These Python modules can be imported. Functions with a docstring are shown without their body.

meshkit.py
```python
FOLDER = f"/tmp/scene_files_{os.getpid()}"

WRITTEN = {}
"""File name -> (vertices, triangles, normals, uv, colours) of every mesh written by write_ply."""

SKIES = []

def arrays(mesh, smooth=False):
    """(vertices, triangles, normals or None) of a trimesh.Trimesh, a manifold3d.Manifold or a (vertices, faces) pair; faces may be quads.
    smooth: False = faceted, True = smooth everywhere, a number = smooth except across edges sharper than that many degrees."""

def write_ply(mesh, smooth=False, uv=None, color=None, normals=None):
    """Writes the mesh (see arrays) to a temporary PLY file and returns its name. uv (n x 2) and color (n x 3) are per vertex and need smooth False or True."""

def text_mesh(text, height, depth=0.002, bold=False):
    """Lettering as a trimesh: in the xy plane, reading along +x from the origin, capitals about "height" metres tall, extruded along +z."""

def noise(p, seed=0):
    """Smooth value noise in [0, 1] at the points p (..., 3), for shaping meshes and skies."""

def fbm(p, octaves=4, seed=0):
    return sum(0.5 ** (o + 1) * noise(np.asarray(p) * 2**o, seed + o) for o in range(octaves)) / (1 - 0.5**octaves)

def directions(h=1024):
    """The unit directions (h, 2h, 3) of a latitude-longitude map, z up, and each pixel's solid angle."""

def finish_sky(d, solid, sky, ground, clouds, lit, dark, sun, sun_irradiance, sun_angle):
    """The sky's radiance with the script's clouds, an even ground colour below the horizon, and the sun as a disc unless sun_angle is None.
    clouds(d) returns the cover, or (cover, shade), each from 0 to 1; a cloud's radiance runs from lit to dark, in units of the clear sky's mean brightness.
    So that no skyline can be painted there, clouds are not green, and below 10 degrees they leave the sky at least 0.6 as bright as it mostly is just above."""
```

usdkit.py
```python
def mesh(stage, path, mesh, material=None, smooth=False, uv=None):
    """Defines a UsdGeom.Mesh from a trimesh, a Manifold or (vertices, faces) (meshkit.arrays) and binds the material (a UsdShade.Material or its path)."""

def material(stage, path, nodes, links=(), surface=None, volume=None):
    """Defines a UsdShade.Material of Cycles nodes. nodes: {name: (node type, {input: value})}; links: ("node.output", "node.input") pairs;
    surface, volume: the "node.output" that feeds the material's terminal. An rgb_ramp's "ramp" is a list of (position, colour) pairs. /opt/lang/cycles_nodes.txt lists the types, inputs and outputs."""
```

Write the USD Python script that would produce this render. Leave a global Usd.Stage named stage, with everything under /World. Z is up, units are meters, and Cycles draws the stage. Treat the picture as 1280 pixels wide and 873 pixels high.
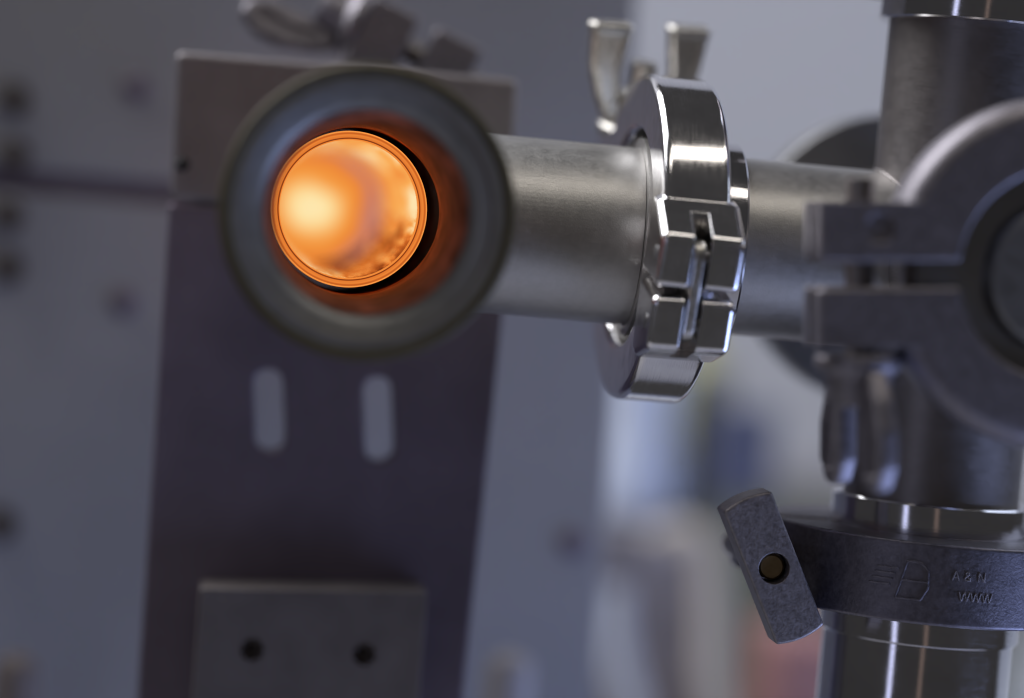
import math, random
import numpy as np, trimesh, usdkit, meshkit
import manifold3d as m3
from shapely.geometry import Polygon, Point, box as sbox
from shapely.ops import unary_union
from pxr import Usd, UsdGeom, UsdLux, UsdShade, Gf, Sdf

random.seed(4); np.random.seed(4)
stage = Usd.Stage.CreateInMemory()
UsdGeom.SetStageUpAxis(stage, 'Z'); UsdGeom.SetStageMetersPerUnit(stage, 1.0)
UsdGeom.Xform.Define(stage, '/World'); UsdGeom.Scope.Define(stage, '/World/Looks')
MM = 0.001                                           # shapes below are written in millimetres

# ------------------------------------------------------------------ camera
CAM_POS = np.array([-30.28, -604.6, 1.32]); YAW, PITCH, ROLL = map(math.radians, (6.349, 2.597, 5.306))
FOCUS_MM, FSTOP = 592.0, 3.3
fw = np.array([math.sin(YAW)*math.cos(PITCH), math.cos(YAW)*math.cos(PITCH), -math.sin(PITCH)])
r0 = np.cross(fw, [0, 0, 1]); r0 /= np.linalg.norm(r0); u0 = np.cross(r0, fw)
rt = math.cos(ROLL)*r0 + math.sin(ROLL)*u0; up = -math.sin(ROLL)*r0 + math.cos(ROLL)*u0
cam = UsdGeom.Camera.Define(stage, '/World/camera')
mat = np.eye(4); mat[0, :3], mat[1, :3], mat[2, :3], mat[3, :3] = rt, up, -fw, CAM_POS*MM
cam.AddTransformOp().Set(Gf.Matrix4d(*mat.ravel().tolist()))
cam.CreateHorizontalApertureAttr(36.0); cam.CreateVerticalApertureAttr(36.0*698/1024); cam.CreateFocalLengthAttr(100.0)
cam.CreateFStopAttr(FSTOP); cam.CreateFocusDistanceAttr(FOCUS_MM*MM); cam.CreateClippingRangeAttr(Gf.Vec2f(0.05, 100.0))
cam.CreateExposureAttr(-0.28)

# ------------------------------------------------------------------ light: lamps of the room, added lamps and a dim even surround
dome = UsdLux.DomeLight.Define(stage, '/World/sky'); dome.CreateIntensityAttr(1.0)
room = usdkit.material(stage, '/World/Looks/room_air', {'b': ('background_shader', {'color': (1.0, 0.97, 1.0), 'strength': 0.055})}, surface='b.background')
UsdShade.MaterialBindingAPI.Apply(dome.GetPrim()).Bind(room)

def rect_lamp(name, pos, target, w, h, power, color, spin=0.0):
    l = UsdLux.RectLight.Define(stage, '/World/' + name)
    p, t = np.array(pos, float)*MM, np.array(target, float)*MM
    z = p - t; z /= np.linalg.norm(z)
    x = np.cross([0, 0, 1.0], z); x /= np.linalg.norm(x); y = np.cross(z, x)
    c, s = math.cos(math.radians(spin)), math.sin(math.radians(spin)); x, y = c*x + s*y, -s*x + c*y
    m = np.eye(4); m[0, :3], m[1, :3], m[2, :3], m[3, :3] = x, y, z, p
    l.AddTransformOp().Set(Gf.Matrix4d(*m.ravel().tolist()))
    l.CreateWidthAttr(w*MM); l.CreateHeightAttr(h*MM); l.CreateIntensityAttr(power); l.CreateColorAttr(Gf.Vec3f(*color))
    return l
rect_lamp('ceiling_lamp', (260, -275, 590), (110, 0, 0), 900, 98, 4.5, (1.0, 0.93, 0.84))            # strip light over the bench
rect_lamp('ceiling_lamp_001', (-620, 330, 850), (60, 20, 0), 900, 900, 8.5, (0.97, 0.97, 1.0))       # broad lamp above, left
rect_lamp('window_lamp', (-1050, -1360, -40), (131, 0, -40), 140, 1500, 2.2, (0.66, 0.70, 1.0))      # narrow window behind the camera
rect_lamp('window_lamp_001', (1000, 420, 600), (260, 760, -205), 900, 1100, 2.2, (0.70, 0.79, 1.0))    # light on the far wall
rect_lamp('window_lamp_002', (560, -170, -400), (70, 150, -60), 420, 420, 6.2, (0.42, 0.54, 1.0))     # added low bluish fill from the right, no window there
rect_lamp('streak_lamp', (-30, -1795, -60), (131, 0, -60), 110, 1700, 0.28, (0.9, 0.62, 0.5))         # added dim warm strip behind the camera, for a streak in the pipe

# ------------------------------------------------------------------ helpers
used = {}
def numbered(name, parent):
    k = (parent, name); n = used.get(k, 0); used[k] = n + 1
    return name if n == 0 else f'{name}_{n:03d}'
def xf(path, o):
    x = UsdGeom.Xform.Define(stage, path); x.AddTranslateOp().Set(Gf.Vec3d(*(np.array(o, float)*MM).tolist())); return x
ORG = {}
def tag(prim, label=None, cat=None, group=None, kind=None):
    for k, v in (('label', label), ('category', cat), ('group', group), ('kind', kind)):
        if v: prim.SetCustomDataByKey(k, v)
def thing(name, org, label, cat, group=None):
    p = '/World/' + numbered(name, '/World'); x = xf(p, org); ORG[p] = np.array(org, float)
    tag(x.GetPrim(), label, cat, group); return p
def as_tm(m):
    if hasattr(m, 'to_mesh'):
        q = m.to_mesh(); return trimesh.Trimesh(np.array(q.vert_properties[:, :3], float), np.array(q.tri_verts), process=False)
    return m
def obj(name, mesh, mat_, parent=None, smooth=32, org=None, **kw):
    """One Mesh prim; vertices given in millimetres of the world."""
    mesh = as_tm(mesh).copy()
    par = parent or '/World'
    base = ORG.get(par, np.zeros(3))
    p = par + '/' + numbered(name, par)
    if parent is None and org is not None:
        base = np.array(org, float)
    v = (np.asarray(mesh.vertices) - base)*MM
    me = usdkit.mesh(stage, p, trimesh.Trimesh(v, mesh.faces, process=False), '/World/Looks/' + mat_, smooth=smooth)
    if parent is None and org is not None:
        me.AddTranslateOp().Set(Gf.Vec3d(*(base*MM).tolist()))
    ORG[p] = base
    tag(me.GetPrim(), **kw); return p
def man(t):
    t = as_tm(t)
    m = m3.Manifold(m3.Mesh(np.asarray(t.vertices, np.float32), np.asarray(t.faces, np.uint32)))
    if m.is_empty(): raise ValueError(f'mesh for a boolean is not closed: {m.status()}')
    return m
def T(mesh, M):
    t = as_tm(mesh).copy(); M = np.asarray(M, float)
    v = np.asarray(t.vertices) @ M[:3, :3].T + M[:3, 3]; f = np.asarray(t.faces)
    return trimesh.Trimesh(v, f[:, ::-1] if np.linalg.det(M[:3, :3]) < 0 else f, process=False)
def frame(x, y, z, o=(0, 0, 0)):
    M = np.eye(4); M[:3, 0], M[:3, 1], M[:3, 2], M[:3, 3] = x, y, z, o; return M
def rot(axis, deg, o=(0, 0, 0)):
    return trimesh.transformations.rotation_matrix(math.radians(deg), axis, o)
AX = {'X': frame((0, 1, 0), (0, 0, 1), (1, 0, 0)), 'Y': frame((0, 0, 1), (1, 0, 0), (0, 1, 0)), 'Z': np.eye(4)}
def lathe(profile, axis='Z', o=(0, 0, 0), n=128, closed=True):
    """Turns (radius, height) points about an axis; a closed profile makes a closed solid ring."""
    pr = np.array(profile, float); k = len(pr)
    a = np.linspace(0, 2*np.pi, n, endpoint=False)
    v = np.stack([np.outer(np.cos(a), pr[:, 0]), np.outer(np.sin(a), pr[:, 0]), np.tile(pr[:, 1], (n, 1))], -1).reshape(-1, 3)
    f = []
    for j in range(k if closed else k-1):
        j2 = (j+1) % k
        i = np.arange(n); i2 = (i+1) % n
        q = np.stack([i*k+j, i2*k+j, i2*k+j2, i*k+j2], 1)
        if pr[j, 0] > 1e-9: f.append(q[:, [0, 1, 2]])
        if pr[j2, 0] > 1e-9: f.append(q[:, [0, 2, 3]])
    t = trimesh.Trimesh(v, np.vstack(f), process=False); t.merge_vertices()
    if t.volume < 0: t.invert()
    M = AX[axis].copy(); M[:3, 3] = o
    return T(t, M)
def arc(cx, cy, r, a0, a1, n=6):
    t = np.radians(np.linspace(a0, a1, n)); return [(cx + r*math.cos(x), cy + r*math.sin(x)) for x in t]
def tube(ro, ri, z0, z1, axis='Z', o=(0, 0, 0), n=128, c=0.4):
    return lathe([(ri, z0), (ro-c, z0), (ro, z0+c), (ro, z1-c), (ro-c, z1), (ri, z1)], axis, o, n)
def cyl(r, z0, z1, axis='Z', o=(0, 0, 0), n=48, c=0.4):
    return lathe([(0, z0), (r-c, z0), (r-.3*c, z0+.3*c), (r, z0+c), (r, z1-c), (r-.3*c, z1-.3*c), (r-c, z1), (0, z1)], axis, o, n, closed=False)
def soften(p, cr):
    return p.buffer(-cr, 12).buffer(2*cr, 12).buffer(-cr, 12) if cr > 0 else p
def rprism(poly, z0, z1, r=1.0, cr=0.0, seg=4, step=0.6):
    """A prism over a polygon with rounded rims (radius r) and rounded corners (radius cr)."""
    poly = soften(poly, max(cr, 1.08*r))
    if poly.geom_type != 'Polygon': poly = max(poly.geoms, key=lambda g: g.area)
    loops = []
    for k, ring in enumerate([poly.exterior, *poly.interiors]):
        L = ring.length; n = max(12, int(L/step))
        pts = np.array([ring.interpolate(s).coords[0] for s in np.linspace(0, L, n, endpoint=False)])
        area = 0.5*np.sum(pts[:, 0]*np.roll(pts[:, 1], -1) - np.roll(pts[:, 0], -1)*pts[:, 1])
        if (area < 0) == (k == 0): pts = pts[::-1]
        d = np.roll(pts, -1, 0) - np.roll(pts, 1, 0); d /= np.linalg.norm(d, axis=1, keepdims=True)
        loops.append((pts, np.stack([-d[:, 1], d[:, 0]], 1)))       # inward normal
    t = np.radians(np.linspace(0, 90, seg+1))
    layers = [(r*(1-math.sin(a)), z0 + r*(1-math.cos(a))) for a in t] + [(r*(1-math.sin(a)), z1 - r*(1-math.cos(a))) for a in t[::-1]]
    N = sum(len(p) for p, _ in loops); V = []
    for ins, z in layers:
        for p, nn in loops: V.append(np.c_[p + nn*ins, np.full(len(p), z)])
    V = np.vstack(V); F = []
    base = 0
    for p, _ in loops:
        n = len(p); i = np.arange(n); i2 = (i+1) % n
        for l in range(len(layers)-1):
            a, b = base + l*N, base + (l+1)*N
            F += [np.stack([a+i, a+i2, b+i2], 1), np.stack([a+i, b+i2, b+i], 1)]
        base += n
    tri = np.asarray(m3.triangulate([p + nn*r for p, nn in loops])).reshape(-1, 3).astype(int)
    F += [tri[:, ::-1], tri + (len(layers)-1)*N]
    return trimesh.Trimesh(V, np.vstack(F), process=False)
def block(x0, x1, y0, y1, z0, z1, r=0.6):
    return rprism(sbox(x0, y0, x1, y1), z0, z1, r, min(r, (x1-x0)/3, (y1-y0)/3), 3, step=max(.3, min(2.0, (x1-x0+y1-y0)/40)))
def bx(x0, x1, y0, y1, z0, z1):
    b = trimesh.creation.box([x1-x0, y1-y0, z1-z0]); b.apply_translation([(x0+x1)/2, (y0+y1)/2, (z0+z1)/2]); return b
def sweep(points, r, sides=12):
    p = np.asarray(points, float); t = np.gradient(p, axis=0); t /= np.linalg.norm(t, axis=1, keepdims=True)
    a = np.cross(t, [0.3, 0.2, 1.0]); a /= np.linalg.norm(a, axis=1, keepdims=True); b = np.cross(t, a)
    g = np.linspace(0, 2*np.pi, sides, endpoint=False)
    v = (p[:, None] + r*(np.cos(g)[None, :, None]*a[:, None] + np.sin(g)[None, :, None]*b[:, None])).reshape(-1, 3)
    i, j = np.meshgrid(np.arange(len(p)-1), np.arange(sides), indexing='ij'); j2 = (j+1) % sides
    q = np.stack([i*sides+j, i*sides+j2, (i+1)*sides+j2, (i+1)*sides+j], -1).reshape(-1, 4)
    n = len(v); v = np.vstack([v, p[:1], p[-1:]]); k = np.arange(sides); k2 = (k+1) % sides
    f = np.vstack([q[:, [0, 1, 2]], q[:, [0, 2, 3]], np.stack([k2, k, np.full(sides, n)], 1), np.stack([(len(p)-1)*sides+k, (len(p)-1)*sides+k2, np.full(sides, n+1)], 1)])
    m = trimesh.Trimesh(v, f, process=False)
    return m
cat_ = trimesh.util.concatenate

# ------------------------------------------------------------------ materials
def metal(name, color, rough, metallic=1.0, grain=(1500, 1500, 1500), amp=0.06, bump=0.0, cvar=0.06, mottle=350, bevel=0.0, bdist=0.0004, spec=0.5):
    """Metal with fine grain: roughness and tone vary by noise in the object's own coordinates."""
    lo, hi = [tuple(max(0, c*(1-s*cvar)) for c in color) for s in (1, -1)]
    nodes = {'tc': ('texture_coordinate', {}), 'mp': ('mapping', {'scale': grain}), 'n': ('noise_texture', {'scale': 1.0, 'detail': 3.0, 'roughness': 0.6}),
             'n2': ('noise_texture', {'scale': float(mottle), 'detail': 5.0, 'roughness': 0.65}),
             'cr': ('rgb_ramp', {'ramp': [(0.3, lo), (0.7, tuple(min(1, c) for c in hi))]}),
             'rr': ('map_range', {'from_min': 0.3, 'from_max': 0.7, 'to_min': max(0.01, rough-amp), 'to_max': rough+amp, 'clamp': True}),
             'mixn': ('math', {'math_type': 'multiply_add', 'value2': 0.6}), 'hm': ('math', {'math_type': 'multiply', 'value2': 0.4}),
             'bp': ('bump', {'strength': bump, 'distance': bdist}),
             'p': ('principled_bsdf', {'metallic': metallic, 'roughness': rough, 'specular_ior_level': spec})}
    links = [('tc.object', 'mp.vector'), ('mp.vector', 'n.vector'), ('tc.object', 'n2.vector'), ('n2.fac', 'cr.fac'), ('cr.color', 'p.base_color'),
             ('n2.fac', 'hm.value1'), ('n.fac', 'mixn.value1'), ('hm.value', 'mixn.value3'), ('mixn.value', 'rr.value'), ('rr.result', 'p.roughness')]
    if bevel:
        nodes['bv'] = ('bevel', {'samples': 6, 'radius': bevel*MM}); links.append(('bv.bevel', 'bp.normal'))
    if bump or bevel:
        links += [('n.fac', 'bp.height'), ('bp.normal', 'p.normal')]
    usdkit.material(stage, '/World/Looks/' + name, nodes, links, surface='p.BSDF')
metal('polished_metal', (0.80, 0.79, 0.80), 0.13, grain=(4200, 160, 160), amp=0.07, bump=0.05, bevel=0.35, mottle=160)
metal('chrome_pipe', (0.62, 0.61, 0.63), 0.10, grain=(200, 200, 3000), amp=0.05, bump=0.03, mottle=120)
metal('blasted_steel', (0.48, 0.47, 0.455), 0.43, grain=(2600, 2600, 2600), amp=0.08, bump=0.10, mottle=500)
metal('satin_steel', (0.24, 0.222, 0.218), 0.45, grain=(300, 300, 3500), amp=0.08, bump=0.05, mottle=300)
metal('dull_steel', (0.30, 0.30, 0.305), 0.42, grain=(900, 900, 900), amp=0.1, bump=0.05)
metal('bore_steel', (0.25, 0.25, 0.245), 0.42, metallic=0.45, grain=(900, 900, 900), amp=0.08, bump=0.06, cvar=0.12, mottle=260)
metal('heat_spill_tint', (0.40, 0.145, 0.09), 0.8, metallic=0.0, spec=0.08, grain=(900, 900, 900), amp=0.1, bump=0.3, cvar=0.8, mottle=160)  # heat-tint brown reddened to put the glow's spill into the colour
metal('ceramic_dark', (0.03, 0.026, 0.024), 0.7, metallic=0.0)
metal('cast_dark', (0.18, 0.17, 0.195), 0.44, metallic=0.9, grain=(1800, 1800, 1800), amp=0.12, bump=0.25, cvar=0.22, mottle=700, bevel=0.4, bdist=0.0003)
metal('cast_metal', (0.25, 0.235, 0.26), 0.46, metallic=0.9, grain=(1800, 1800, 1800), amp=0.12, bump=0.25, cvar=0.22, mottle=700, bevel=0.5, bdist=0.0003)
metal('cast_bar', (0.285, 0.265, 0.275), 0.50, metallic=0.85, grain=(1800, 1800, 1800), amp=0.12, bump=0.25, cvar=0.25, mottle=900, bevel=0.3, bdist=0.0003)
metal('nickel_cast', (0.56, 0.54, 0.50), 0.34, grain=(1500, 1500, 1500), amp=0.08, bump=0.12, cvar=0.1, mottle=500)
metal('brass_dark', (0.30, 0.22, 0.12), 0.42, grain=(1500, 1500, 1500), cvar=0.2)
metal('plate_metal', (0.178, 0.150, 0.190), 0.52, metallic=0.55, grain=(2500, 120, 120), amp=0.08, bump=0.03, cvar=0.13, mottle=45)
metal('plate_metal_light', (0.235, 0.215, 0.225), 0.48, metallic=0.55, grain=(2500, 120, 120), amp=0.08, bump=0.03, cvar=0.12, mottle=60)
metal('block_metal', (0.185, 0.165, 0.16), 0.5, metallic=0.5, grain=(1500, 300, 300), amp=0.08, cvar=0.12, mottle=90)
metal('panel_paint', (0.31, 0.31, 0.33), 0.55, metallic=0.0, grain=(900, 900, 900), amp=0.05, cvar=0.05, mottle=25)
metal('terminal_brown', (0.115, 0.10, 0.095), 0.5, metallic=0.3, grain=(900, 900, 900), cvar=0.2)
metal('black_metal', (0.02, 0.02, 0.022), 0.5, metallic=0.3, grain=(900, 900, 900), cvar=0.2)
metal('rubber', (0.065, 0.052, 0.02), 0.6, metallic=0.0, grain=(900, 900, 900), cvar=0.2)
metal('far_wall', (0.48, 0.475, 0.495), 0.8, metallic=0.0, grain=(40, 40, 40), cvar=0.05, mottle=4)
metal('bench_grey', (0.42, 0.41, 0.42), 0.5, metallic=0.0, grain=(60, 60, 60), cvar=0.05, mottle=8)
metal('bench_white', (0.46, 0.48, 0.53), 0.5, metallic=0.0, grain=(60, 60, 60), cvar=0.05, mottle=8)
metal('pale_plastic', (0.56, 0.62, 0.76), 0.45, metallic=0.0, cvar=0.04, mottle=30)
metal('yellow_plastic', (0.55, 0.52, 0.16), 0.5, metallic=0.0, cvar=0.05, mottle=30)
metal('grey_card', (0.22, 0.205, 0.22), 0.7, metallic=0.0, cvar=0.25, mottle=40)
metal('navy_plastic', (0.10, 0.11, 0.17), 0.5, metallic=0.0, cvar=0.1, mottle=30)
metal('olive_plastic', (0.18, 0.19, 0.15), 0.5, metallic=0.0, cvar=0.1, mottle=30)
metal('red_plastic', (0.34, 0.17, 0.16), 0.5, metallic=0.0, cvar=0.1, mottle=30)
metal('cap_grey', (0.34, 0.32, 0.335), 0.6, metallic=0.0, cvar=0.1, mottle=30)
metal('cap_brown', (0.17, 0.14, 0.13), 0.6, metallic=0.0, cvar=0.1, mottle=30)
metal('beige_plastic', (0.48, 0.43, 0.38), 0.5, metallic=0.0, cvar=0.1, mottle=30)

def glow(name, nodes, links, strength, mauve=False):
    """Incandescent material: the colour fed to g.fac runs from black soot through orange to pale yellow heat."""
    ramp = [(0.0, (0.012, 0.004, 0.002)), (0.22, (0.16, 0.028, 0.006)), (0.42, (0.62, 0.13, 0.018)), (0.60, (0.88, 0.25, 0.04)), (0.78, (0.97, 0.43, 0.10)), (1.0, (1.0, 0.78, 0.42))]
    if mauve: ramp = [(0.0, (0.10, 0.03, 0.02)), (0.47, (0.50, 0.215, 0.19)), (0.54, (0.68, 0.20, 0.085)), (0.62, (0.84, 0.215, 0.03)), (0.78, (0.95, 0.38, 0.07)), (0.92, (1.0, 0.72, 0.31)), (1.0, (1.0, 0.83, 0.46))]
    nodes = {**nodes, 'g': ('rgb_ramp', {'ramp': ramp}), 'p': ('emission', {'strength': 1.2*strength})}
    usdkit.material(stage, '/World/Looks/' + name, nodes, [*links, ('g.color', 'p.color')], surface='p.emission')
# coordinates are the glowing tube's own: origin at the middle of its mouth, +y down the bore (metres)
glow('hot_end', {'tc': ('texture_coordinate', {}), 'mp': ('mapping', {'location': (0.0027, 0, 0.0), 'scale': (1, 0, 1)}), 'n': ('noise_texture', {'scale': 90.0, 'detail': 2.0}),
                 'l': ('vector_math', {'math_type': 'length'}), 'nm': ('math', {'math_type': 'multiply_add', 'value2': 0.007, 'value3': -0.0035}), 'ad': ('math', {'math_type': 'add'}),
                 'mr': ('rgb_ramp', {'ramp': [(0.0, (1.0,)*3), (0.22, (0.95,)*3), (0.36, (0.83,)*3), (0.50, (0.72,)*3), (0.68, (0.66,)*3), (0.77, (0.57,)*3), (0.84, (0.48,)*3), (1.0, (0.46,)*3)]}), 'sc': ('math', {'math_type': 'multiply', 'value2': 1/0.0178})},
     [('tc.object', 'mp.vector'), ('tc.object', 'n.vector'), ('mp.vector', 'l.vector1'), ('n.fac', 'nm.value1'), ('l.value', 'ad.value1'), ('nm.value', 'ad.value2'), ('ad.value', 'sc.value1'), ('sc.value', 'mr.fac'), ('mr.color', 'g.fac')], 1.0, mauve=True)
glow('hot_wall', {'tc': ('texture_coordinate', {}), 'ms': ('mapping', {'scale': (1, 0.16, 1)}), 'n': ('noise_texture', {'scale': 260.0, 'detail': 6.0, 'roughness': 0.7}), 'sp': ('separate_xyz', {}),
                  'a': ('math', {'math_type': 'multiply_add', 'value2': 38.0, 'value3': -0.12}), 'b': ('math', {'math_type': 'multiply_add', 'value2': -62.0}),
                  'c': ('math', {'math_type': 'multiply_add', 'value2': 2.4, 'value3': -1.30}), 'd': ('math', {'math_type': 'add', 'use_clamp': False}),
                  'soot': ('map_range', {'from_min': 0.42, 'from_max': 0.80, 'to_min': 0.0, 'to_max': 0.52, 'clamp': True}),
                  'n2': ('noise_texture', {'scale': 110.0, 'detail': 4.0}), 'h': ('math', {'math_type': 'multiply_add', 'value2': 1.0, 'value3': 0.36}), 'fall': ('map_range', {'from_min': 0.055, 'from_max': 0.128, 'to_min': 0.0, 'to_max': 0.22, 'clamp': True}), 'o2': ('math', {'math_type': 'subtract'}), 'o': ('math', {'math_type': 'subtract'})},
     [('tc.object', 'sp.vector'), ('tc.object', 'ms.vector'), ('ms.vector', 'n.vector'), ('sp.x', 'a.value1'), ('sp.z', 'b.value1'), ('a.value', 'b.value3'), ('n.fac', 'c.value1'), ('c.value', 'd.value1'), ('b.value', 'd.value2'), ('d.value', 'soot.value'),
      ('ms.vector', 'n2.vector'), ('n2.fac', 'h.value1'), ('h.value', 'o.value1'), ('soot.result', 'o.value2'), ('sp.y', 'fall.value'), ('o.value', 'o2.value1'), ('fall.result', 'o2.value2'), ('o2.value', 'g.fac')], 1.0)
glow('hot_rim', {'tc': ('texture_coordinate', {}), 'mp': ('mapping', {'scale': (1, 0, 1)}), 'l': ('vector_math', {'math_type': 'length'}),
                 'sc': ('map_range', {'from_min': 0.0144, 'from_max': 0.0164, 'to_min': 0, 'to_max': 1, 'clamp': True}),
                 'mr': ('rgb_ramp', {'ramp': [(0.0, (0.62,)*3), (0.08, (0.60,)*3), (0.13, (0.24,)*3), (0.20, (0.26,)*3), (0.28, (0.52,)*3), (0.52, (0.58,)*3), (0.66, (0.40,)*3), (0.76, (0.44,)*3), (0.84, (0.72,)*3), (0.92, (0.62,)*3), (0.97, (0.30,)*3), (1.0, (0.10,)*3)]})},
     [('tc.object', 'mp.vector'), ('mp.vector', 'l.vector1'), ('l.value', 'sc.value'), ('sc.result', 'mr.fac'), ('mr.color', 'g.fac')], 1.0)

# ------------------------------------------------------------------ setting: far wall and bench
obj('wall', bx(-900, 1300, 900, 940, -700, 900), 'far_wall', org=(0, 900, 0), kind='structure', smooth=False)
obj('bench_top', block(-700, 1200, -600, 268, -560, -530, 3), 'bench_grey', org=(0, -200, -530), kind='structure')
obj('bench_top', block(-700, 1200, 270, 890, -235, -205, 3), 'bench_white', org=(0, 600, -205), kind='structure')

# ------------------------------------------------------------------ equipment cabinet behind the bracket
cab = thing('equipment_cabinet', (0, 150, -205), 'grey painted equipment cabinet face with a horizontal joint, filling the left background', 'cabinet')
def quad_panel(z0, z1, x0=-320):
    xr = lambda z: 81.6 - (z + 29)*0.034
    p = Polygon([(x0, z0), (xr(z0), z0), (xr(z1), z1), (x0, z1)])
    return T(rprism(p, 0, 3, 0.8, 1.0, 3, step=2.0), frame((1, 0, 0), (0, 0, 1), (0, -1, 0), (0, 153, 0)))
obj('panel', quad_panel(2.6, 112), 'panel_paint', cab); obj('panel', quad_panel(-200, -3.6), 'panel_paint', cab)
obj('joint_strip', bx(-318, 79, 151.5, 156, -3.8, 2.8), 'plate_metal', cab, smooth=False)
obj('cabinet_body', bx(-318, 76, 157, 205, -203, 110), 'panel_paint', cab, smooth=False)
for x, z in ((-51.4, 26.5), (-49.7, -29.8), (75, -83.8)):
    s = obj('screw', lathe([(0, -1.2), (2.4, -1.2), (3.6, -.3), (3.8, .4), (3.8, 2), (0, 2)], 'Y', (x, 149.6, z), 32, False), 'plate_metal', cab)
for x, z in ((-82.5, 20.4), (-81.3, 5.8), (-81.6, -9.9), (-80.5, -23.5), (-76.5, -91)):
    obj('terminal', lathe([(0, -6), (2.2, -6), (2.8, -5), (2.8, -1), (4.4, -1), (4.4, 2), (0, 2)], 'Y', (x, 149.8, z), 32, False), 'terminal_brown', cab)

# ------------------------------------------------------------------ bracket plate with slots
br = thing('bracket_plate', (0, 45, -115), 'upright grey metal bracket plate with two slots, standing behind the open glowing port', 'bracket')
XZ = lambda y: frame((1, 0, 0), (0, 0, 1), (0, -1, 0), (0, y, 0))     # polygon in x,z extruded towards the camera from y
low = Polygon([(-38.9, -2.2), (39.3, -1.5), (38.2, -125), (-36.2, -125)])
def slot(cx, z0, z1, w, lean):
    from shapely.geometry import LineString
    return LineString([(cx - lean, z1), (cx + lean, z0)]).buffer(w/2, 16)
for s in (slot(-12.1, -53.4, -41.2, 6.8, .75), slot(13.0, -53.6, -40.8, 6.8, .8)): low = low.difference(s)
hole = Point(0, 0).buffer(19.6, 48)
low = low.difference(hole); top = Polygon([(-40.3, 32.2), (37.8, 33.4), (38.9, -0.4), (-38.7, -1.1)]).difference(hole)
obj('lower_plate', T(rprism(low, 0, 9, 0.8, 0.6, 3), XZ(54)), 'plate_metal', br)
obj('upper_plate', T(rprism(top, 0, 9.6, 1.5, 1.7, 4), XZ(54)), 'plate_metal_light', br)
obj('side_screw', lathe([(0, -.6), (1.0, -.6), (1.6, 0), (1.6, 2), (0, 2)], 'Y', (-36.6, 44.2, 6.9), 24, False), 'black_metal', br)
blk = rprism(Polygon([(-24.3, -87.0), (26.4, -83.9), (26.8, -125), (-23.6, -125)]), 0, 14.8, 0.35, 0.5, 3)
for x, z in ((-11.7, -99.8), (13.4, -99.0)):
    blk = as_tm(man(blk) - man(cyl(2.6, 8, 20, o=(x, z, 0), n=32, c=.1)))
bl = obj('mounting_block', T(blk, XZ(44.9)), 'block_metal', br)
for x, z in ((-11.7, -99.8), (13.4, -99.0)):
    obj('socket_screw', lathe([(0, 0), (1.2, 0), (1.2, -2.0), (2.4, -2.0), (2.5, 4), (0, 4)], 'Y', (x, 34.4, z), 24, False), 'terminal_brown', bl)

# ------------------------------------------------------------------ tee fitting with the open port
R, RI = 19.05, 17.4
tee = thing('tee_fitting', (0, 0, 0), 'blasted steel tee tube with an open round port facing forward, left of polished clamp', 'pipe fitting')
side_tube = man(lathe([(RI, 12), (R, 12), (R, 60.2), (RI, 60.2)], 'X')) - man(lathe([(0, -56), (R-.05, -56), (R-.05, 60), (0, 60)], 'Y', closed=False, n=128))
obj('side_arm', side_tube, 'blasted_steel', tee, smooth=45)
opening = man(lathe([(0, 0), (RI, 0), (RI, 70), (0, 70)], 'X', closed=False))          # where the side arm branches off
obj('front_arm', man(lathe([(RI, -46), (RI+.3, -52), (18.2, -57), (19.3, -60.9), (19.5, -60.9), (19.4, -50), (R, -46), (R, 20), (RI, 20)], 'Y')) - opening, 'heat_spill_tint', tee, smooth=45)  # mouth flared to widen the painted glow spill
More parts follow.
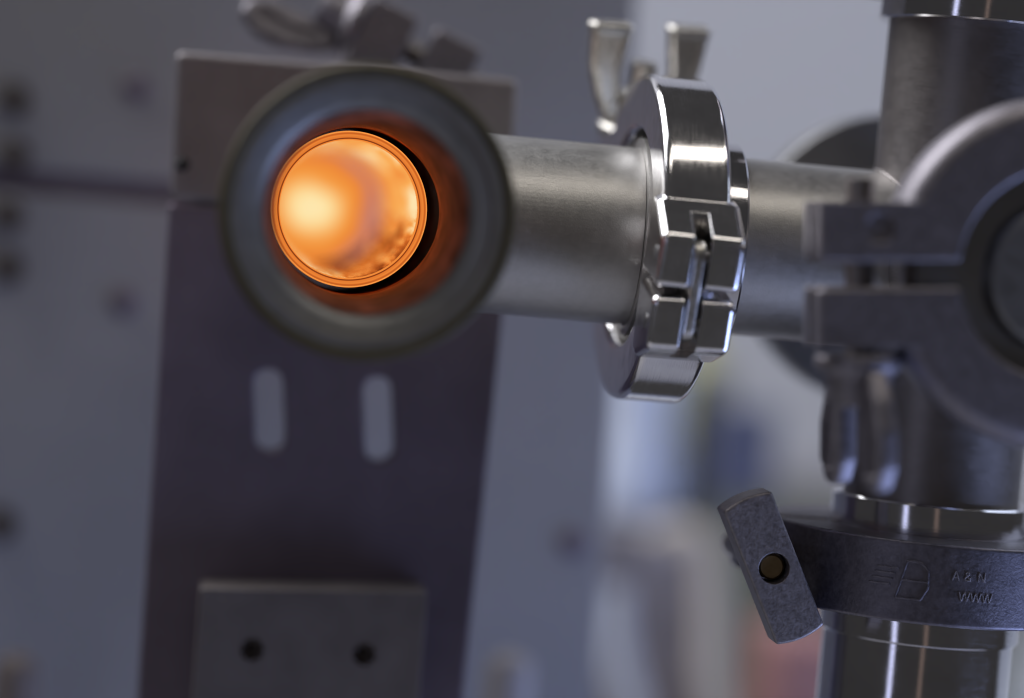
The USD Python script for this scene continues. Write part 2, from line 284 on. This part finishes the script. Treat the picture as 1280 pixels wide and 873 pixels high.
obj('rear_arm', lathe([(RI, 20.2), (R, 20.2), (R, 58), (RI, 58)], 'Y'), 'blasted_steel', tee, smooth=45)
dish = [(19.5, -58.0), (19.6, -60.6), (20.2, -61.3), (21.4, -62.0), (22.6, -62.5), (23.4, -62.7), (23.7, -62.9), (23.9, -64.5), (24.2, -64.9), (24.8, -65.0), (27.0, -65.0), (27.9, -64.6), (28.2, -64.0), (28.2, -62.4), (27.9, -61.6), (21.2, -59.0), (19.3, -57.8)]
ring = [(27.2 + 1.1*math.cos(a), -64.7 + 1.1*math.sin(a)) for a in np.linspace(0, 2*np.pi, 16, endpoint=False)]
obj('viewport_flange', lathe(dish, 'Y', n=160), 'bore_steel', tee)
obj('rubber_ring', lathe(ring, 'Y', n=160), 'rubber', tee)
obj('clamped_flange', lathe([(RI, 60.3), (21.3, 60.3), (21.3, 62.3), (27.5, 64.4), (27.5, 66.9), (RI, 66.9)], 'X'), 'blasted_steel', tee)
obj('rear_flange', lathe([(RI, 58.2), (21.3, 58.2), (21.3, 61.5), (27.5, 63.4), (27.5, 66.9), (RI, 66.9)], 'Y'), 'dull_steel', tee)

# ------------------------------------------------------------------ glowing tube inside the port
QX, QY, QZ = -1.0, -12.0, 0.3
q = thing('glowing_tube', (QX, QY, QZ), 'glowing orange furnace tube with a bright rim, seen down inside the open port', 'furnace tube')
RQ, RQI = 16.3, 14.4
obj('tube_rim', lathe([(RQI, 3.0), (RQI, .35), (RQI+.15, .1), (RQI+.35, 0), (RQI+.45, .25), (RQI+.6, 0), (RQ-.75, -.25), (RQ-.5, -.1), (RQ-.4, -.3), (RQ-.15, -.1), (RQ, .4), (RQ, 3.0)], 'Y', (QX, QY, QZ), 160), 'hot_rim', q)
obj('tube_shell', lathe([(RQI+.35, 3.05), (RQ, 3.05), (RQ, 130), (RQI+.35, 130)], 'Y', (QX, QY, QZ), 128), 'ceramic_dark', q)
obj('tube_wall', lathe([(RQI, 3.1), (RQI+.3, 3.1), (RQI+.3, 130), (RQI, 130)], 'Y', (QX, QY, QZ), 128), 'hot_wall', q)
obj('tube_end', lathe([(0, 130.2), (RQ, 130.2), (RQ, 133), (0, 133)], 'Y', (QX, QY, QZ), 96, False), 'hot_end', q)

# ------------------------------------------------------------------ clamp hardware
def wing_nut(parent, M, mt, h=26.0, label=None):
    """Wing nut: hub on the local z axis, two cast wings in the local x-z plane; M places it (mm)."""
    hub = lathe([(3.05, 0), (8.2, 0), (8.6, .4), (8.6, 2.2), (8.0, 3.0), (6.6, 4.2), (5.8, 9.2), (5.2, 10), (3.05, 10)], n=48)
    w = obj('wing_nut', T(hub, M), mt, parent)
    wing = Polygon([(4.6, 1.8), (8.0, 2.6), (11.0, 8.0), (13.4, 15.0), (14.6, h-1), (14.4, h), (5.0, h), (4.6, h-1), (6.2, 15), (5.6, 9)])
    dish_ = Polygon([(7.4, 6), (9.0, 8.5), (11.4, 15), (12.6, h-3.2), (6.8, h-3.2), (8.0, 15), (7.0, 9)])
    if mt == 'cast_metal':                                        # blunter cast wings with rounded tips
        wing = Polygon([(4.4, 1.8), (8.2, 2.6), (11.6, 8.0), (13.6, 14.0), (13.6, h-5), (10.8, h), (6.6, h), (4.2, h-5), (4.2, 9)])
        solid = man(rprism(wing, -2.2, 2.2, 1.3, 2.4, 3))
    else: solid = man(rprism(wing, -1.9, 1.9, 1.2, 0.7, 3)) + man(rprism(Polygon([(4.7, h-2.4), (14.7, h-2.4), (14.7, h), (4.7, h)]), -2.4, 2.4, 1.1, 0.7, 3))
    for z0, z1 in ((1.2, 3), (-3, -1.2)): solid = solid - man(rprism(dish_, z0, z1, 0.3, 0.6, 2))
    for s in (1, -1):
        obj('wing', T(solid, np.asarray(M) @ np.diag([s, 1, 1, 1.0]) @ frame((1, 0, 0), (0, 0, 1), (0, -1, 0))), mt, w)
    return w

# ------------------------------------------------------------------ polished clamp on the tee's side arm
pc = thing('polished_clamp', (67.2, 0, 0), 'polished shiny metal clamp with a slotted hinge in front and a wing nut behind', 'pipe clamp')
XL, XR, RO, RB = 60.1, 74.4, 34.9, 23.0
TILT = rot((0, 0, 1), 3.5, (67.2, 0, 0)) @ frame((1, 0, 0), (0, 1, 0), (0, 0, 1), (-1.0, 0, 0)) @ rot((1, 0, 0), 15.0)                                   # hinge hangs low, wing nut side rides high
ABX = frame((0, -1, 0), (0, 0, 1), (1, 0, 0))                 # local a (to the viewer), b (up), extruded along x
ringp = Point(0, 0).buffer(RO, 96).difference(Point(0, 0).buffer(RB, 96))
lug = Polygon([(26, 0.9), (41.0, 0.9), (41.0, 11.2), (40.0, 12.4), (31.0, 17.0), (26, 17.0)]).difference(Point(0, 0).buffer(26, 64))
lugb = Polygon([(-26, 0.9), (-46, 0.9), (-46, 12.5), (-31, 16), (-26, 16)]).difference(Point(0, 0).buffer(26, 64))
half = sbox(-60, 0.9, 60, 60)
groove = man(lathe([(0, 62.2), (RB, 62.2), (28.0, 63.9), (28.0, 70.6), (RB, 72.3), (0, 72.3)], 'X', closed=False))
def jaw(sign):
    m = man(rprism(ringp.intersection(half), XL, XR, 1.7, 0.25, 5, .5)) + man(rprism(lug, XL-1.4, XR+1.7, 1.5, 1.6, 5, .4)) + man(rprism(lugb, XL, XR, 1.0, 1.0, 3, .5))
    m = m - man(bx(28.6, 50, -3, 15.4, 65.3, 69.0)) - man(bx(-60, -36.5, -3, 22, 64.2, 71.2))
    t = T(m, np.diag([1, sign, 1, 1.0]))
    t = T(t, TILT @ ABX)
    return as_tm(man(t) - man(T(groove, TILT)))
obj('upper_jaw', jaw(1), 'polished_metal', pc, smooth=40); obj('lower_jaw', jaw(-1), 'polished_metal', pc, smooth=40)
from shapely.geometry import LineString
link = LineString([(37.0, -7.2), (37.0, 7.2)]).buffer(3.4, 16)
obj('hinge_link', T(rprism(link, 66.0, 68.4, 0.6, 0, 3, .4), TILT @ ABX), 'nickel_cast', pc)
for b in (-7.2, 7.2):
    obj('hinge_pin', T(cyl(1.6, XL-1.6, XR+1.9, o=(37.0, b, 0), n=32, c=.3), TILT @ ABX), 'dull_steel', pc)
obj('bolt', T(cyl(2.9, -14.0, 30.0, n=32, c=.8), TILT @ frame((1, 0, 0), (0, 1, 0), (0, 0, 1), (67.4, 40.5, 0))), 'nickel_cast', pc)
wing_nut(pc, TILT @ frame((1, 0, 0), (0, 1, 0), (0, 0, 1), (67.4, 40.5, 12.7)) @ rot((0, 0, 1), 14), 'nickel_cast')

# ------------------------------------------------------------------ cross fitting on the right
CX = 131.5
cr = thing('cross_fitting', (CX, 0, 0), 'dark satin steel four-way cross with a thick vertical tube, right of the polished clamp', 'pipe fitting')
obj('vertical_tube', lathe([(RI, -52), (R, -52), (R, 52), (RI, 52)], 'Z', (CX, 0, 0)), 'satin_steel', cr, smooth=45)
side2 = man(lathe([(RI, 81.8), (R, 81.8), (R, CX), (RI, CX)], 'X')) - man(lathe([(0, -40), (R-.05, -40), (R-.05, 40), (0, 40)], 'Z', (CX, 0, 0), closed=False))
obj('side_arm', side2, 'blasted_steel', cr, smooth=45)
for nm, y0, y1 in (('front_arm', -58, -12), ('rear_arm', 12, 58)):
    a = man(lathe([(RI, y0), (R, y0), (R, y1), (RI, y1)], 'Y', (CX, 0, 0))) - man(lathe([(0, -40), (R-.05, -40), (R-.05, 40), (0, 40)], 'Z', (CX, 0, 0), closed=False))
    obj(nm, a, 'satin_steel', cr, smooth=45)
t = np.linspace(-math.pi, 0, 60)
for s in (1,):                                                  # weld seam where the side arm meets the vertical tube
    pts = np.stack([CX - (R+.05)*np.abs(np.cos(np.linspace(0, 2*np.pi, 160))), (R+.05)*np.sin(np.linspace(0, 2*np.pi, 160)), (R+.05)*np.cos(np.linspace(0, 2*np.pi, 160))], 1)
    obj('weld_seam', sweep(pts, 0.55), 'satin_steel', cr)
def hub(sgn, axis, o, ln=(52, 58)):
    p = [(RI, ln[0]), (20.9, ln[0]), (21.3, ln[0]+.4), (21.3, 61.8), (27.5, 63.6), (27.5, 66.6), (RI, 66.6)]
    return lathe([(a, sgn*b) for a, b in p], axis, o)
obj('lower_flange', hub(-1, 'Z', (CX, 0, 0), (50.6, 58)), 'chrome_pipe', cr); obj('upper_flange', hub(1, 'Z', (CX, 0, 0)), 'chrome_pipe', cr)
obj('front_flange', hub(-1, 'Y', (CX, 0, 0)), 'satin_steel', cr); obj('rear_flange', hub(1, 'Y', (CX, 0, 0)), 'satin_steel', cr)
p = [(RI, 67.1), (27.5, 67.1), (27.5, 69.4), (21.8, 71.2), (21.8, 81.2), (21.3, 81.7), (RI, 81.7)]
obj('side_flange', lathe(p, 'X'), 'chrome_pipe', cr)

# cast clamps: local frame has the pipe axis on z, ears at -x, gap plane y = 0, bolt along y
def cast_clamp(name, org, label, M, mt='cast_metal', ro=34.0, rb=20.0, w=14.5, ear0=-47.5, bolt_x=-38.0, gap=2.4, ear=13.0, nut='wing', spin=0, nut_side=-1, slotw=4.6, dimple=False, r=0.9, earw=None, rr=0, bolt_len=31, rv=28.0, ears=True):
    k = thing(name, org, label, 'pipe clamp')
    P = lambda *a: Polygon(a)
    rg = Point(0, 0).buffer(ro, 96).difference(Point(0, 0).buffer(rb, 96))
    vee = lathe([(0, -4.6), (rb, -4.6), (rv, -3.0), (rv, 3.0), (rb, 4.6), (0, 4.6)], 'Z', closed=False)
    for s, nm in ((1, 'upper_jaw'), (-1, 'lower_jaw')):
        earp = rg.intersection(sbox(-80, gap, -16, 80)).buffer(-1.2).union(P((ear0, gap), (-20, gap), (-20, gap+ear-2), (-26, gap+ear+.4), (ear0, gap+ear))
            .difference(Point(0, 0).buffer(rb+3, 64)))
        poly = rg.intersection(sbox(-80, gap, 80, 80)) if earw else rg.intersection(sbox(-80, gap, 80, 80)).union(earp)
        poly = poly.union(P((30, gap), (ro+6, gap), (ro+6, gap+7), (30, gap+12)))
        m = man(rprism(poly, -w/2, w/2, r, 0.9, 4, .7))
        if rr:
            c_ = [(ro - rr*(1 - math.sin(a)), w/2 - rr*(1 - math.cos(a))) for a in np.radians(np.linspace(0, 90, 8))]
            m = m ^ (man(lathe([(0, -w/2), *[(x, -y) for x, y in c_], *c_[::-1], (0, w/2)], closed=False)) + man(bx(ear0-5, -22, gap-1, gap+ear-1.5, -w, w)) + man(bx(26, ro+9, 0, 12, -w/2+2, w/2-2)))
        if earw: m = m + man(rprism(earp, -earw/2, earw/2, r, 0.9, 4, .7))
        m = m - man(vee)
        if slotw: m = m - man(bx(ear0-5, bolt_x+3.2, -20, 20, -slotw/2, slotw/2).apply_translation([0, gap+8, 0]))
        if dimple and s == 1: m = m - man(cyl(2.8, w/2-.9, w/2+3, o=(bolt_x-.5+3, gap+ear*.5, 0), n=32, c=.2)) - man(cyl(2.8, -w/2-3, -w/2+.9, o=(bolt_x+2.5, gap+ear*.5, 0), n=32, c=.2))
        obj(nm, T(T(m, np.diag([1, s, 1, 1.0])), M), mt, k, smooth=36)
    obj('hinge_pin', T(cyl(2.2, -w/2-.8, w/2+.8, o=(ro+2.6, 0, 0), n=32), M), 'dull_steel', k)
    e = gap + ear
    obj('bolt', T(cyl(2.8, -e-9 if nut_side < 0 else -e-3, e+3 if nut_side < 0 else e+9, n=32), M @ frame((1, 0, 0), (0, 0, -1), (0, 1, 0), (bolt_x, 0, 0))), 'satin_steel', k)
    if nut == 'wing':
        base = frame((1, 0, 0), (0, 0, nut_side*-1.0), (0, nut_side*1.0, 0), (bolt_x, nut_side*(e+.15), 0))
        wing_nut(k, M @ base @ rot((0, 0, 1), spin), mt)
    return k

# front clamp with the blank disc (viewer side of the cross): axis along y
FM = frame((1, 0, 0), (0, 0, 1), (0, -1, 0), (133.0, -67.2, 0.6)) @ rot((0, 0, 1), 5.3)
cast_clamp('cast_clamp', (133, -67, 0), 'dark cast clamp with two blunt ears around the blank disc at right edge', FM, dimple=True, spin=77, rr=4.0)
bf = obj('blank_disc', T(cat_([lathe([(0, 5.6), (13.4, 5.6), (14.2, 5.0), (14.6, 4.0), (14.8, .6), (19.4, .4), (27.4, .2), (27.4, -2.2), (0, -2.2)], n=96, closed=False)]), frame((1, 0, 0), (0, 0, 1), (0, -1, 0), (133.4, -68.0, 0.0))), 'dull_steel', org=(133, -67, 0),
         label='round blank steel disc held in the front clamp, cut by the right edge', cat='blank flange')
# rear clamp, dark behind the cross
RM = frame((1, 0, 0), (0, 0, 1), (0, -1, 0), (CX, 66.8, 0)) @ rot((0, 0, 1), 180)
cast_clamp('cast_clamp', (CX, 67, 0), 'dark round clamp far behind the vertical tube, only its left rim showing', RM, mt='dull_steel', ro=34.5, nut='none', ear0=-46, bolt_x=-40)
# top clamp, at the upper edge
TM = frame((1, 0, 0), (0, 1, 0), (0, 0, 1), (CX, 0, 66.8)) @ rot((0, 0, 1), 150)
cast_clamp('cast_clamp', (CX, 0, 66.8), 'dark clamp above the vertical tube, cut off by the upper edge', TM, ro=34.5, w=16, nut='none', ear0=-46, bolt_x=-40)
# clamp behind the bracket plate with its wing nut showing above the plate
BM = frame((1, 0, 0), (0, 0, 1), (0, -1, 0), (0, 67.2, 0)) @ rot((0, 0, 1), -111)
cast_clamp('cast_clamp', (0, 67, 0), 'blurred clamp behind the bracket plate with its dark wing nut and bright ears showing above', BM, mt='cast_metal', ear0=-48.5, bolt_x=-41, ear=12.0, spin=15, gap=2.2)

# bottom clamp with bar nut, lettering and emblem
DM = frame((1, 0, 0), (0, 1, 0), (0, 0, 1), (CX, 0, -65.6))
bc = cast_clamp('cast_clamp', (CX, 0, -65.6), 'dark cast clamp band with raised emblem and letters around the lower pipe', DM, mt='cast_dark', ro=35.0, rb=21.6, w=17.0, ear0=-40.6, bolt_x=-39.3, ear=10.5, gap=2.4, nut='none', r=0.7, slotw=0, earw=8.5)
bar = LineString([(0, -25), (0, 25)]).buffer(5.4, cap_style=2).intersection(Point(0, 0).buffer(15.9, 96))
bm = man(rprism(bar, 0, 9.0, 0.55, 0.35, 3, .35)) - man(cyl(3.25, -3, 12, n=40, c=.05))
BARM = frame((1, 0, 0), (0, 0, 1), (0, -1, 0), (92.2, -20.5, -65.4)) @ rot((0, 0, 1), 27.2)
obj('bar_nut', T(bm, BARM), 'cast_bar', bc)
obj('bolt_end', T(lathe([(0, 6.2), (2.3, 6.2), (2.75, 5.7), (2.75, -6), (0, -6)], n=40, closed=False), BARM), 'brass_dark', bc)
def on_band(mesh, th, z, rr=35.0):
    """Bends lettering (x along, y up, z proud) round the clamp band; th in degrees from straight ahead."""
    v = np.asarray(mesh.vertices); a = math.radians(th) + v[:, 0]/rr; r_ = rr + v[:, 2]
    w = np.stack([CX + r_*np.sin(a), -r_*np.cos(a), z + v[:, 1]], 1)
    return trimesh.Trimesh(w, mesh.faces, process=False)
def dice(m, l=0.8):
    m = as_tm(m); v, f = trimesh.remesh.subdivide_to_size(m.vertices, m.faces, l); return trimesh.Trimesh(v, f, process=False)
def text(s, hgt, depth=0.32):
    m = meshkit.text_mesh(s, hgt, depth); m.vertices[:, 2] -= 0.06; return dice(m)
for s, th, z in (('A', -5.4, -64.2), ('&', -1.2, -64.2), ('N', 3.4, -64.2), ('W', -2.6, -68.4), ('W', 1.4, -68.4), ('W', 5.4, -68.4)):
    obj('raised_letter', on_band(text(s, 1.9), th, z), 'cast_bar', bc)
def strip(poly, d=0.32): return dice(T(rprism(poly, -0.05, d, 0.08, 0, 2, .4), np.eye(4)))
em = []
for kk in range(4):                                             # slanted bars of the emblem
    y = kk*1.15
    em.append(strip(Polygon([(0.5*kk, y), (4.6+0.5*kk, y), (4.7+0.5*kk, y+.42), (0.1+0.5*kk, y+.42)])))
dd = Polygon([(5.6, -2.6), (11.2, -2.6), (12.6, .2), (12.4, 4.0), (10.6, 5.6), (7.6, 5.6)])
em.append(strip(dd.difference(dd.buffer(-.45))))
em.append(strip(Polygon([(6.8, 1.2), (12.4, 1.2), (12.4, 1.6), (6.9, 1.6)])))
obj('raised_emblem', on_band(cat_(em), -33.2, -66.6), 'cast_dark', bc)

# polished pipe below the bottom clamp
lp = thing('lower_pipe', (CX, 0, -130), 'mirror polished vertical pipe below the lettered clamp at the bottom right', 'pipe')
obj('flange', lathe([(RI, -67.1), (27.5, -67.1), (27.5, -69.4), (21.6, -71.2), (21.6, -80.2), (21.2, -80.6), (RI, -80.6)], 'Z', (CX, 0, 0)), 'chrome_pipe', lp)
obj('pipe', lathe([(RI, -80.7), (20.6, -80.7), (20.6, -190), (RI, -190)], 'Z', (CX, 0, 0)), 'chrome_pipe', lp, smooth=45)

# ------------------------------------------------------------------ blurred things on the bench behind, and in front of the cabinet foot
sb = obj('supply_box', block(106, 162, 392, 450, -205, -103.5, 3), 'grey_card', org=(134, 420, -205), label='blurred grey box under the pale blue bottle', cat='box')
bt = thing('plastic_bottle', (133, 420, -103), 'blurred pale blue plastic bottle standing behind, below the polished clamp', 'bottle')
obj('bottle_body', lathe([(0, -103), (13, -103), (15.5, -100.5), (15.5, -92), (15.5, -84), (14.5, -78), (12.5, -73), (12.2, -40), (11, -37), (0, -37)], 'Z', (134, 420, 0), 48, False), 'pale_plastic', bt)
def cable(name, pts, r, mt, label):
    from scipy.interpolate import CubicSpline
    pts = np.array(pts, float); cs = CubicSpline(np.arange(len(pts)), pts); obj(name, sweep(cs(np.linspace(0, len(pts)-1, 60)), r), mt, org=pts[0], label=label, cat='cable')
cable('cable', [(150, 470, -30), (160, 455, -50), (154, 450, -75), (165, 440, -150), (160, 430, -205)], 5, 'yellow_plastic', 'blurred yellow green cable hanging just right of the polished clamp foot')
cable('cable', [(130, 350, -104), (148, 345, -108), (152, 340, -140), (160, 335, -170), (190, 330, -200)], 5, 'beige_plastic', 'blurred beige grey cable falling in front of the pale bottle')
cable('cable', [(118, 350, -120), (124, 345, -150), (140, 340, -180), (170, 335, -203)], 5, 'bench_white', 'blurred whitish cable curling low below the pale bottle')
ob = thing('connector_box', (168, 410, -205), 'blurred dark blue box with a rounded top, left of the bottom clamp bar', 'box')
obj('box_body', block(157, 181, 404, 420, -92, -58, 3), 'navy_plastic', ob); obj('stem', block(152, 166, 422, 440, -205, -46, 3), 'olive_plastic', ob)
obj('storage_bin', block(176, 214, 350, 400, -205, -132, 4), 'red_plastic', org=(195, 375, -205), label='blurred dull red bin low behind the clamp bar', cat='bin')
obj('carton', block(132, 172, 470, 520, -205, -135, 3), 'beige_plastic', org=(150, 495, -205), label='blurred beige carton behind the cables at the bottom', cat='carton')
ic = thing('instrument_case', (220, 600, -205), 'blurred dark grey instrument case far behind the clamp bar', 'case')
obj('case_body', block(160, 330, 570, 640, -205, -105, 4), 'olive_plastic', ic); obj('case_lid', block(163, 327, 573, 637, -104.8, -98, 3), 'plate_metal_light', ic)
def blob(x, y, z, r, mt, label):
    obj('cap_fitting', lathe([(0, z-60), (r*.7, z-60), (r, z-50), (r, z-4), (r*.85, z-1), (r*.4, z+1), (0, z+1)], 'Z', (x, y, 0), 40, False), mt, org=(x, y, z-60), label=label, cat='fitting')
blob(58.5, 128, -112, 6.5, 'cap_grey', 'blurred whitish capped fitting at the cabinet foot, right of the bracket')
blob(-68, 128, -122, 6.0, 'cap_brown', 'blurred brownish capped fitting at the bottom left corner')
